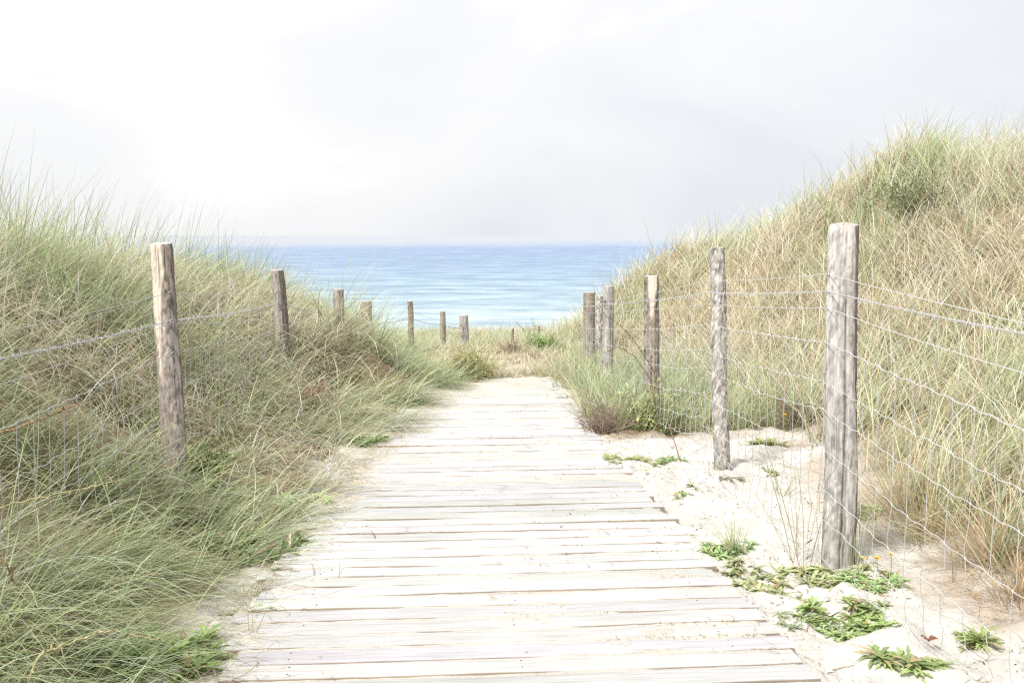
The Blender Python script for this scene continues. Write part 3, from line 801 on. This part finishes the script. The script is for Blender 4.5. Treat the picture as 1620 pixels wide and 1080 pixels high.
# --- flowers
def flower(label, x, y, h, r, seed):
    rs = np.random.default_rng(seed)
    z = float(macro(x, y))
    e = empty('yellow_flower', (x, y, z), label, 'flower', 'yellow flowers on the sand')
    gg = Geo(); gg.add(*tube(np.array([[0, 0, 0], [.004, 0, h * .5], [.0, .004, h]]), .0016, 5), LG); gg.build('stem', M_LEAF, e)
    gg = Geo(); m_ = 26
    az = np.arange(m_) * 2.4; t0 = np.linspace(.25, 1.2, m_)
    leaves(gg, np.tile([0, .004, h], (m_, 1)), az, np.linspace(r, r * .5, m_), np.full(m_, r * .38), t0, t0 - .3, np.tile([.75, .48, .01], (m_, 1)), np.tile([.85, .66, .03], (m_, 1)), 0, .1, 4)
    gg.build('flower_head', M_PETAL, e)
flower('left flower of the three yellow flowers by the thick post', 1.745, 4.53, .085, .020, 1)
flower('middle and largest flower of the three yellow flowers by the thick post', 1.80, 4.50, .09, .024, 2)
flower('right flower of the three yellow flowers by the thick post', 1.88, 4.52, .10, .021, 3)
flower('yellow flower at the bank foot behind the lichen post', 2.62, 8.05, .22, .028, 4)
flower('yellow flower beside the plank ends, nearer of two', 1.20, 6.05, .05, .020, 5)
flower('yellow flower beside the plank ends, farther of two', 1.16, 6.75, .05, .020, 6)

# --- grass tufts that stand alone
tuft_thing('grass_tuft', 'tall sparse yellow-green tuft against the left side of the thick grey post', 'grass tuft', 1.53, 4.82, 15, .035, (.45, .95), .5, (2.2, .18), .0045, .75, .25, (.05, .35))
tuft_thing('grass_tuft', 'thin green stalks leaning on the right foot of the thick grey post', 'grass tuft', 1.78, 4.66, 14, .03, (.4, .75), .5, (.6, .2), .004, .8, .3, (.05, .4))
tuft_thing('grass_tuft', 'large splayed tuft with reddish stems behind the netting at lower right', 'grass tuft', 2.33, 5.1, 170, .10, (.4, .85), 1.0, (2.6, .25), .0048, .55, .5, (.15, .6), col=(1.08, .95, .88))
tuft_thing('grass_tuft', 'brown drooping tuft at the right edge behind the netting', 'grass tuft', 2.36, 4.5, 140, .10, (.4, .8), 1.0, (2.4, .3), .0046, .2, .5, (.3, .9), col=(1.0, .88, .8))
tuft_thing('grass_tuft', 'small reddish tuft at the right edge nearest the camera', 'grass tuft', 2.28, 4.1, 120, .09, (.2, .5), 1.1, (1.8, .3), .0042, .15, .6, (.3, 1.0), col=(.95, .80, .72))
tuft_thing('grass_tuft', 'pale upright grass sprout by the plank ends', 'grass tuft', 1.26, 5.02, 46, .03, (.14, .30), .8, (1.5, .05), .0038, .45, .4, (.1, .5), col=(1.15, 1.2, 1.1))
tuft_thing('grass_tuft', 'dry tuft lying across the plank ends on the left', 'grass tuft', -1.16, 4.55, 46, .05, (.12, .30), 1.3, (.1, .5), .0032, .1, .6, (.5, 1.2))
tuft_thing('grass_tuft', 'straw tuft on the sanded planks farther up the left edge', 'grass tuft', -1.02, 7.2, 50, .07, (.12, .28), 1.3, (.1, .5), .0045, .1, .6, (.5, 1.2))
tuft_thing('grass_tuft', 'straw tuft on the left plank ends near the green weeds', 'grass tuft', -1.04, 6.2, 50, .07, (.12, .28), 1.3, (.1, .5), .0042, .1, .6, (.5, 1.2))
tuft_thing('grass_tuft', 'bleached white tuft at the end of the boardwalk near the thick end post', 'grass tuft', .42, 14.6, 120, .10, (.3, .55), .8, (1.2, .1), .008, .05, .4, (.1, .6), col=(1.2, 1.25, 1.3))
tuft_thing('grass_tuft', 'tiny sprout growing between two planks in the middle of the boardwalk', 'grass tuft', .22, 4.18, 9, .02, (.05, .12), 1.2, (.6, .4), .0032, .5, .6, (.2, .7))
tuft_thing('grass_tuft', 'two long blades sticking up from the near left plank corner', 'grass tuft', -1.06, 3.95, 5, .02, (.14, .26), .8, (.4, .5), .0036, .8, .5, (.1, .4))

for (lab, x_, y_, n_, L_, g_) in (('wispy straw tuft on the sand just right of the lichen post', 1.98, 7.25, 26, (.15, .4), .3), ('green-gold tuft growing through the netting between lichen post and thick grey post', 1.92, 6.15, 22, (.15, .42), .6),
        ('low dry tuft at the bank foot right of the thick grey post', 2.22, 5.75, 60, (.2, .5), .25), ('small green tuft at the foot of the lichen post', 1.66, 6.88, 22, (.08, .22), .7),
        ('loose straw tuft on the sand in front of the lone rosette', 2.12, 3.72, 22, (.08, .22), .15)):
    tuft_thing('grass_tuft', lab, 'grass tuft', x_, y_, n_, .05, L_, .9, (.6, .2), .0042, g_, .5, (.2, .8))
# --- left side leafy weeds
rosette('leafy_weed', 'big bright green dandelion-like plant at the bottom left beside the boardwalk', 'weed', -1.38, 3.76, 26, .15, .032, .20, 24, (.3, 1.1), .75, np.array([.20, .34, .10]), np.array([.30, .44, .14]), seed=21)
rosette('leafy_weed', 'dark green leafy clump under the grass halfway along the left edge', 'weed', -1.30, 5.25, 22, .14, .03, .22, 18, (.3, 1.2), .5, LD, LG, seed=22)
rosette('leafy_weed', 'bright green clump at the left plank ends below the large bark post', 'weed', -1.14, 6.25, 20, .12, .026, .16, 12, (.3, 1.1), .5, seed=23)
rosette('leafy_weed', 'small green weed on the near left sand margin', 'weed', -1.14, 4.25, 12, .08, .018, .08, 4, (.2, .9), seed=24)
rosette('leafy_weed', 'green weeds under the overhanging grass beyond the bark post', 'weed', -.88, 8.2, 20, .12, .028, .16, 18, (.3, 1.1), .5, LD, LG2, seed=25)

# --- bushes
def bush(name, label, cat, x, y, R, H, ntw, twcol, leafcol=None, nleaf=0, leafL=.03, leafW=.012, dome=1., lean=(0, 0), seed=0, r0=.0035, levels=3, droop=.0, zoff=0.):
    rs = np.random.default_rng(seed)
    z = float(macro(x, y)) + zoff
    e = empty(name, (x, y, z), label, cat)
    gg = Geo(); tips = []
    def grow(p, d, L, r, lev):
        n = 5; P = [p]
        for i in range(n):
            d = d + rs.normal(0, .22, 3) + np.array([0, 0, -droop]); d /= np.linalg.norm(d)
            P.append(P[-1] + d * L / n)
        P = np.array(P); gg.add(*tube(P, np.linspace(r, r * .55, n + 1), 4), np.array(twcol) * rs.uniform(.6, 1.35))
        tips.extend(P[2:])
        if lev > 0:
            for q in range(rs.integers(2, 4)):
                i = rs.integers(1, n + 1); dd = d + rs.normal(0, .75, 3); dd /= np.linalg.norm(dd)
                grow(P[i], dd, L * .62, r * .65, lev - 1)
    for i in range(ntw):
        a = rs.uniform(0, 2 * PI); el = rs.uniform(.15, 1.35)
        d = np.array([math.cos(a) * math.cos(el) * R / H, math.sin(a) * math.cos(el) * R / H, math.sin(el)]); d /= np.linalg.norm(d)
        d = d + np.array([*lean, 0]); d /= np.linalg.norm(d)
        L = .62 * H * rs.uniform(.6, 1.1) * (1 + (R / H - 1) * math.cos(el))
        grow(np.array([rs.normal(0, R * .18), rs.normal(0, R * .18), -.02]), d, L, r0, levels - 1)
    gg.build('branches', M_TWIG, e)
    if nleaf:
        tp = np.array(tips); P = tp[rs.integers(0, len(tp), nleaf)] + rs.normal(0, leafL * .4, (nleaf, 3))
        P[:, 2] = np.maximum(P[:, 2], .005)
        gl = Geo(); t0 = rs.uniform(-.4, 1.2, nleaf)
        cs = np.array(leafcol); cb = cs[rs.integers(0, len(cs), nleaf)] * rs.uniform(.7, 1.25, (nleaf, 1))
        leaves(gl, P, rs.uniform(0, 2 * PI, nleaf), leafL * rs.uniform(.6, 1.3, nleaf), leafW * rs.uniform(.7, 1.3, nleaf), t0, t0 - .5, cb * .85, cb * 1.1, 0, .2, 3)
        gl.build('foliage', M_LEAF, e)
    return e
TW = (.30, .235, .185)
bush('dead_bush', 'low tangled brown dead bush at the right edge of the boardwalk', 'bush', 1.22, 8.75, .42, .42, 60, TW, seed=2, r0=.004, levels=4)
bush('green_bush', 'yellow-green leafy bush right of the dead brown bush', 'bush', 1.62, 8.85, .36, .48, 34, (.26, .2, .12), [LG2, YG, LG], 1100, .06, .018, seed=3)
bush('green_bush', 'olive feathery bush at the end of the boardwalk on the left', 'bush', +.10, 12.72, .50, .66, 70, (.25, .2, .09), [OLIVE * 1.1, YG * 1.0, OLIVE * .8, np.array([.42, .33, .10])], 4200, .06, .010, seed=4, lean=(.2, 0))
bush('heather_mound', 'brown dry bushy mound in the middle beyond the boardwalk end', 'bush', .86, 15.2, .42, .24, 50, (.38, .30, .25), [np.array([.50, .42, .34]), STRAW * .8], 1500, .05, .008, seed=5, levels=3, zoff=.02)
bush('green_bush', 'small dark green bush in the meadow right of the brown mound', 'bush', 1.50, 15.9, .40, .26, 40, (.2, .18, .1), [LD * 1.5, LG * 1.1, LG2], 1500, .06, .02, seed=6)
bush('red_weed', 'reddish brown dry weed in the grass right of the squared post', 'weed', -1.50, 9.6, .32, .55, 26, (.36, .17, .11), [np.array([.42, .20, .13]), np.array([.5, .28, .18])], 500, .035, .010, seed=7, zoff=.02)
bush('dune_recess_shrub', 'dark green shrub standing in for a dark recess high on the right dune', 'bush', 5.55, 11.9, .70, .50, 50, (.20, .16, .11), [LD * 1.0, LD * .7, OLIVE * .8], 1700, .05, .014, seed=8, zoff=.22)  # added shrub, its dark leaves stand in for a shaded recess
bush('dead_bush', 'dark tangle of dead stems at the bank foot behind the lichen post', 'bush', 2.95, 8.6, .34, .30, 50, (.19, .145, .11), seed=9, r0=.004, levels=4)
bush('dry_weed', 'tall dark dry weed stalks standing against the sea in the meadow', 'weed', 2.15, 22.5, .60, 1.05, 30, (.22, .17, .14), [np.array([.32, .26, .18]), OLIVE * .6], 900, .06, .015, seed=10, r0=.008, levels=2)
bush('leafy_weed', 'green leafy weed at the foot of the large bark post', 'weed', -1.72, 6.15, .22, .45, 14, (.2, .2, .1), [LG2, LG, YG], 160, .07, .03, seed=12, zoff=.1)

# --- long dry stems
def stem(name, label, pts, r, col, nub=True, seed=0, cat='dry twig'):
    rs = np.random.default_rng(seed); pts = np.array(pts, float)
    t = np.linspace(0, 1, len(pts)); tt = np.linspace(0, 1, 60)
    P = np.stack([np.interp(tt, t, pts[:, i]) for i in range(3)], 1)
    for _ in range(6): P[1:-1] = (P[:-2] + P[1:-1] * 2 + P[2:]) / 4
    P += rs.normal(0, .002, P.shape)
    gg = Geo(); gg.add(*tube(P, np.linspace(r, r * .4, 60), 5), np.array(col) * rs.uniform(.75, 1.2, (60, 1)).repeat(5, 0))
    if nub:
        for i in range(4, 58, 2):
            d = rs.normal(0, 1, 3); d /= np.linalg.norm(d)
            gg.add(*tube(np.array([P[i], P[i] + d * .008, P[i] + d * .016 + [0, 0, .004]]), [.002, .0035, .001], 4), np.array(col) * rs.uniform(.5, 1.0))
    o = gg.build(name, M_TWIG, loc=pts[0]); return tag(o, label, cat)
YT = (.50, .45, .25); BT = (.34, .22, .13)
def gz(x, y): return float(macro(x, y))
stem('dry_twig', 'yellow knobbly stem reaching right through the grass near the left frame edge', [(-2.05, 3.3, gz(-2.05, 3.3)), (-1.9, 3.25, .62), (-1.6, 3.3, .68), (-1.35, 3.35, .72)], .0035, YT, seed=1)
stem('dry_twig', 'curled brown stem hanging at the left frame edge', [(-1.95, 3.2, gz(-1.95, 3.2)), (-1.86, 3.15, .58), (-1.74, 3.15, .60), (-1.66, 3.15, .50), (-1.64, 3.15, .44)], .005, BT, seed=2)
stem('dry_twig', 'brown twig crossing the grass below the left barbed wire', [(-2.3, 3.9, gz(-2.3, 3.9)), (-2.2, 3.8, .72), (-1.9, 3.9, .80), (-1.65, 3.9, .90)], .006, BT, seed=3)
stem('dry_twig', 'yellow stem at the bottom left corner', [(-1.55, 2.75, gz(-1.55, 2.75)), (-1.45, 2.8, .35), (-1.30, 2.95, .36), (-1.15, 3.0, .30)], .0035, YT, seed=4)
stem('dry_twig', 'upper of the two dark arching twigs above the dead brown bush', [(1.75, 8.7, gz(1.75, 8.7)), (1.66, 8.7, .30), (1.45, 8.7, .62), (1.28, 8.7, .78), (1.20, 8.7, .82)], .005, (.22, .15, .1), seed=5)
stem('dry_twig', 'lower of the two dark arching twigs, curving down over the dead brown bush', [(1.68, 8.6, gz(1.68, 8.6)), (1.6, 8.6, .25), (1.45, 8.6, .47), (1.30, 8.6, .56), (1.18, 8.6, .50)], .0045, (.22, .15, .1), seed=6)
stem('dry_twig', 'short twig stuck upright in the sand left of the lichen post', [(1.56, 7.35, gz(1.56, 7.35) - .02), (1.50, 7.37, .0), (1.44, 7.4, .17)], .006, (.35, .25, .17), False, 7)
stem('driftwood_stick', 'crooked root lying at the left plank ends beside the green clump', [(-1.25, 5.05, -.10), (-1.18, 5.1, -.075), (-1.12, 5.2, -.085), (-1.08, 5.42, -.09), (-.98, 5.5, -.10)], .010, (.46, .37, .28), False, 8, 'stick')
gg = Geo(); leaves(gg, np.array([[0, 0, .01], [0.01, 0, .01]]), np.array([.3, 2.6]), np.array([.06, .05]), np.array([.04, .035]), np.array([.3, .4]), np.array([-.2, .1]), np.tile([.22, .09, .045], (2, 1)), np.tile([.25, .11, .06], (2, 1)), .3)
tag(gg.build('dead_leaf', M_LEAF), 'curled red-brown dead leaf on the sand near the lone rosette', 'leaf').location = (1.70, 3.80, float(ground(np.array([1.70]), np.array([3.80]))[0]))

# --- litter: straw bits, twigs and pebbles lying about
g = Geo()
n = 7500
x = np.where(rng.random(n) < .82, rng.uniform(1.1, 3.2, n), rng.uniform(-1.25, 1.15, n)); yy = rng.uniform(2.8, 12.5, n)
k = (grass_mask(x, yy) < .7) & (fbm(x * 2, yy * 2, 131, 3) > np.where(np.abs(x) < 1.0, .52, .43)); x, yy = x[k], yy[k]; n = len(x)
zz = np.maximum(ground(x, yy), np.where(np.abs(x) < 1.12, SLOPE * yy + .012, -9)) + .003
col_ = np.where((rng.random(n) < .7)[:, None], BROWN * .9, np.where((rng.random(n) < .6)[:, None], np.array([.08, .06, .05]), STRAW * .9))
blades(g, np.stack([x, yy, zz], 1), rng.uniform(.010, .04, n) * np.where(rng.random(n) < .14, 3.5, 1), rng.uniform(0, 2 * PI, n), rng.uniform(1.35, 1.52, n), rng.uniform(-.2, .12, n), rng.uniform(.003, .0075, n), col_, col_, 3, np.zeros(n))
# straw combed off the left grass on to the plank ends
m_ = 2600; yy = rng.uniform(3, 12.4, m_); x = xl_foot(yy) + np.abs(rng.normal(.02, .14, m_))
k = fbm(x * 1.5, yy * 1.5, 135, 3) > .45; x, yy = x[k], yy[k]; m_ = len(x)
zz = np.maximum(ground(x, yy), SLOPE * yy + .006) + .004
cs = np.where((rng.random(m_) < .5)[:, None], STRAW * .8, BROWN) * rng.uniform(.7, 1.2, (m_, 1))
blades(g, np.stack([x, yy, zz], 1), rng.uniform(.04, .2, m_), rng.normal(.1, 1.0, m_), rng.uniform(1.2, 1.5, m_), rng.uniform(-.1, .3, m_), rng.uniform(.002, .004, m_), cs, cs, 4)
tag(g.build('plant_litter', M_GRASS), 'dry straw bits and twigs scattered over sand and planks', 'litter', kind='stuff')
# small moss and seedlings along the plank ends
g = Geo(); n = 5200
gi = np.array(GAPS)[rng.integers(0, len(GAPS), n)]
x = rng.uniform(.35, 1.2, n); yy = gi + rng.normal(0, .012, n)
k = (noise(x * 2.6, gi * 37, 141) > .66 - .12 * sstep((x - .7) / .4)) & (yy > 3.1) & (yy < 9); x, yy = x[k], yy[k]; n = len(x)
zz = np.maximum(ground(x, yy), SLOPE * yy - .004); cb = np.tile(OLIVE * .75, (n, 1)) * rng.uniform(.55, 1.3, (n, 1))
leaves(g, np.stack([x, yy, zz], 1), rng.uniform(0, 2 * PI, n), rng.uniform(.008, .026, n), rng.uniform(.003, .006, n), rng.uniform(.1, 1.2, n), rng.uniform(-.3, .4, n), cb, cb * 1.2, 0, .2, 3)
tag(g.build('ground_cover', M_LEAF), 'tiny green seedlings sprouting in the gaps at the right plank ends', 'ground cover', kind='stuff')

# ----------------------------------------------------------------------------- light, sky, camera
SUN_EL, SUN_AZ = math.radians(52), math.atan2(-.62, -.62)         # azimuth from +Y towards +X
wd_ = bpy.data.worlds.new('World'); scene.world = wd_; wd_.use_nodes = True
nt = wd_.node_tree; nt.nodes.clear(); lk = nt.links
sky = N(nt, 'ShaderNodeTexSky', sky_type='NISHITA'); sky.sun_disc = False
sky.sun_elevation = SUN_EL; sky.sun_rotation = SUN_AZ; sky.air_density = 1.2; sky.dust_density = 3
b1 = N(nt, 'ShaderNodeBackground', Strength=.12); lk.new(sky.outputs[0], b1.inputs[0])
tc = N(nt, 'ShaderNodeTexCoord'); sp = N(nt, 'ShaderNodeSeparateXYZ'); lk.new(tc.outputs['Generated'], sp.inputs[0])
mp = N(nt, 'ShaderNodeMapping'); mp.inputs['Scale'].default_value = (2.6, 2.6, 6.0); mp.inputs['Location'].default_value = (.4, .1, .3); lk.new(tc.outputs['Generated'], mp.inputs[0])
cn = N(nt, 'ShaderNodeTexNoise', Scale=1.0, Detail=5.0, Roughness=.5, Distortion=.3); lk.new(mp.outputs[0], cn.inputs['Vector'])
# west is brightest (thin cloud near the sun), east greyer
ml = N(nt, 'ShaderNodeMapRange'); ml.inputs[1].default_value = -.25; ml.inputs[2].default_value = .45; ml.inputs[3].default_value = .0; ml.inputs[4].default_value = .75
lk.new(sp.outputs[0], ml.inputs[0])
mz = N(nt, 'ShaderNodeMapRange'); mz.inputs[1].default_value = .22; mz.inputs[2].default_value = .0; mz.inputs[3].default_value = 0; mz.inputs[4].default_value = .55
lk.new(sp.outputs[2], mz.inputs[0])
s1 = N(nt, 'ShaderNodeMath', operation='ADD'); lk.new(ml.outputs[0], s1.inputs[0]); lk.new(mz.outputs[0], s1.inputs[1])
s2 = N(nt, 'ShaderNodeMath', operation='MULTIPLY_ADD'); s2.inputs[1].default_value = 2.3; s2.inputs[2].default_value = -1.2
lk.new(cn.outputs[0], s2.inputs[0])
s3 = N(nt, 'ShaderNodeMath', operation='ADD', use_clamp=True); lk.new(s1.outputs[0], s3.inputs[0]); lk.new(s2.outputs[0], s3.inputs[1])
cr = ramp(nt, s3.outputs[0], [(.0, (1.12, 1.12, 1.12)), (.3, (1.01, 1.01, 1.02)), (.62, (.955, .972, 1.0)), (1, (.85, .882, .94))])
b2 = N(nt, 'ShaderNodeBackground', Strength=1.0); lk.new(cr.outputs[0], b2.inputs[0])
mxw = N(nt, 'ShaderNodeMixShader'); mxw.inputs[0].default_value = .93
lk.new(b1.outputs[0], mxw.inputs[1]); lk.new(b2.outputs[0], mxw.inputs[2])
ow = N(nt, 'ShaderNodeOutputWorld'); lk.new(mxw.outputs[0], ow.inputs[0])

sl = bpy.data.lights.new('sun', 'SUN'); sl.energy = 4.8; sl.angle = math.radians(9); sl.color = (1, .96, .90)
so = bpy.data.objects.new('sun', sl); COL.objects.link(so)
from mathutils import Vector
sd = Vector((math.sin(SUN_AZ) * math.cos(SUN_EL), math.cos(SUN_AZ) * math.cos(SUN_EL), math.sin(SUN_EL)))
so.rotation_euler = sd.to_track_quat('Z', 'Y').to_euler(); so.location = (-10, -5, 20)

cd = bpy.data.cameras.new('camera'); cam = bpy.data.objects.new('camera', cd); COL.objects.link(cam)
cd.lens = 35; cd.sensor_width = 36; cd.clip_start = .05; cd.clip_end = 60000
cam.location = (CX, 0, CZ)
cam.rotation_euler = (PI / 2 - math.atan(168 / 1575), 0, -YAW)
scene.camera = cam
scene.view_settings.view_transform = 'Standard'; scene.view_settings.look = 'None'; scene.view_settings.exposure = 0
scene.cycles.use_denoising = False
scene.cycles.filter_width = 1.3
scene.cycles.max_bounces = 6; scene.cycles.diffuse_bounces = 3; scene.cycles.transmission_bounces = 3; scene.cycles.glossy_bounces = 2
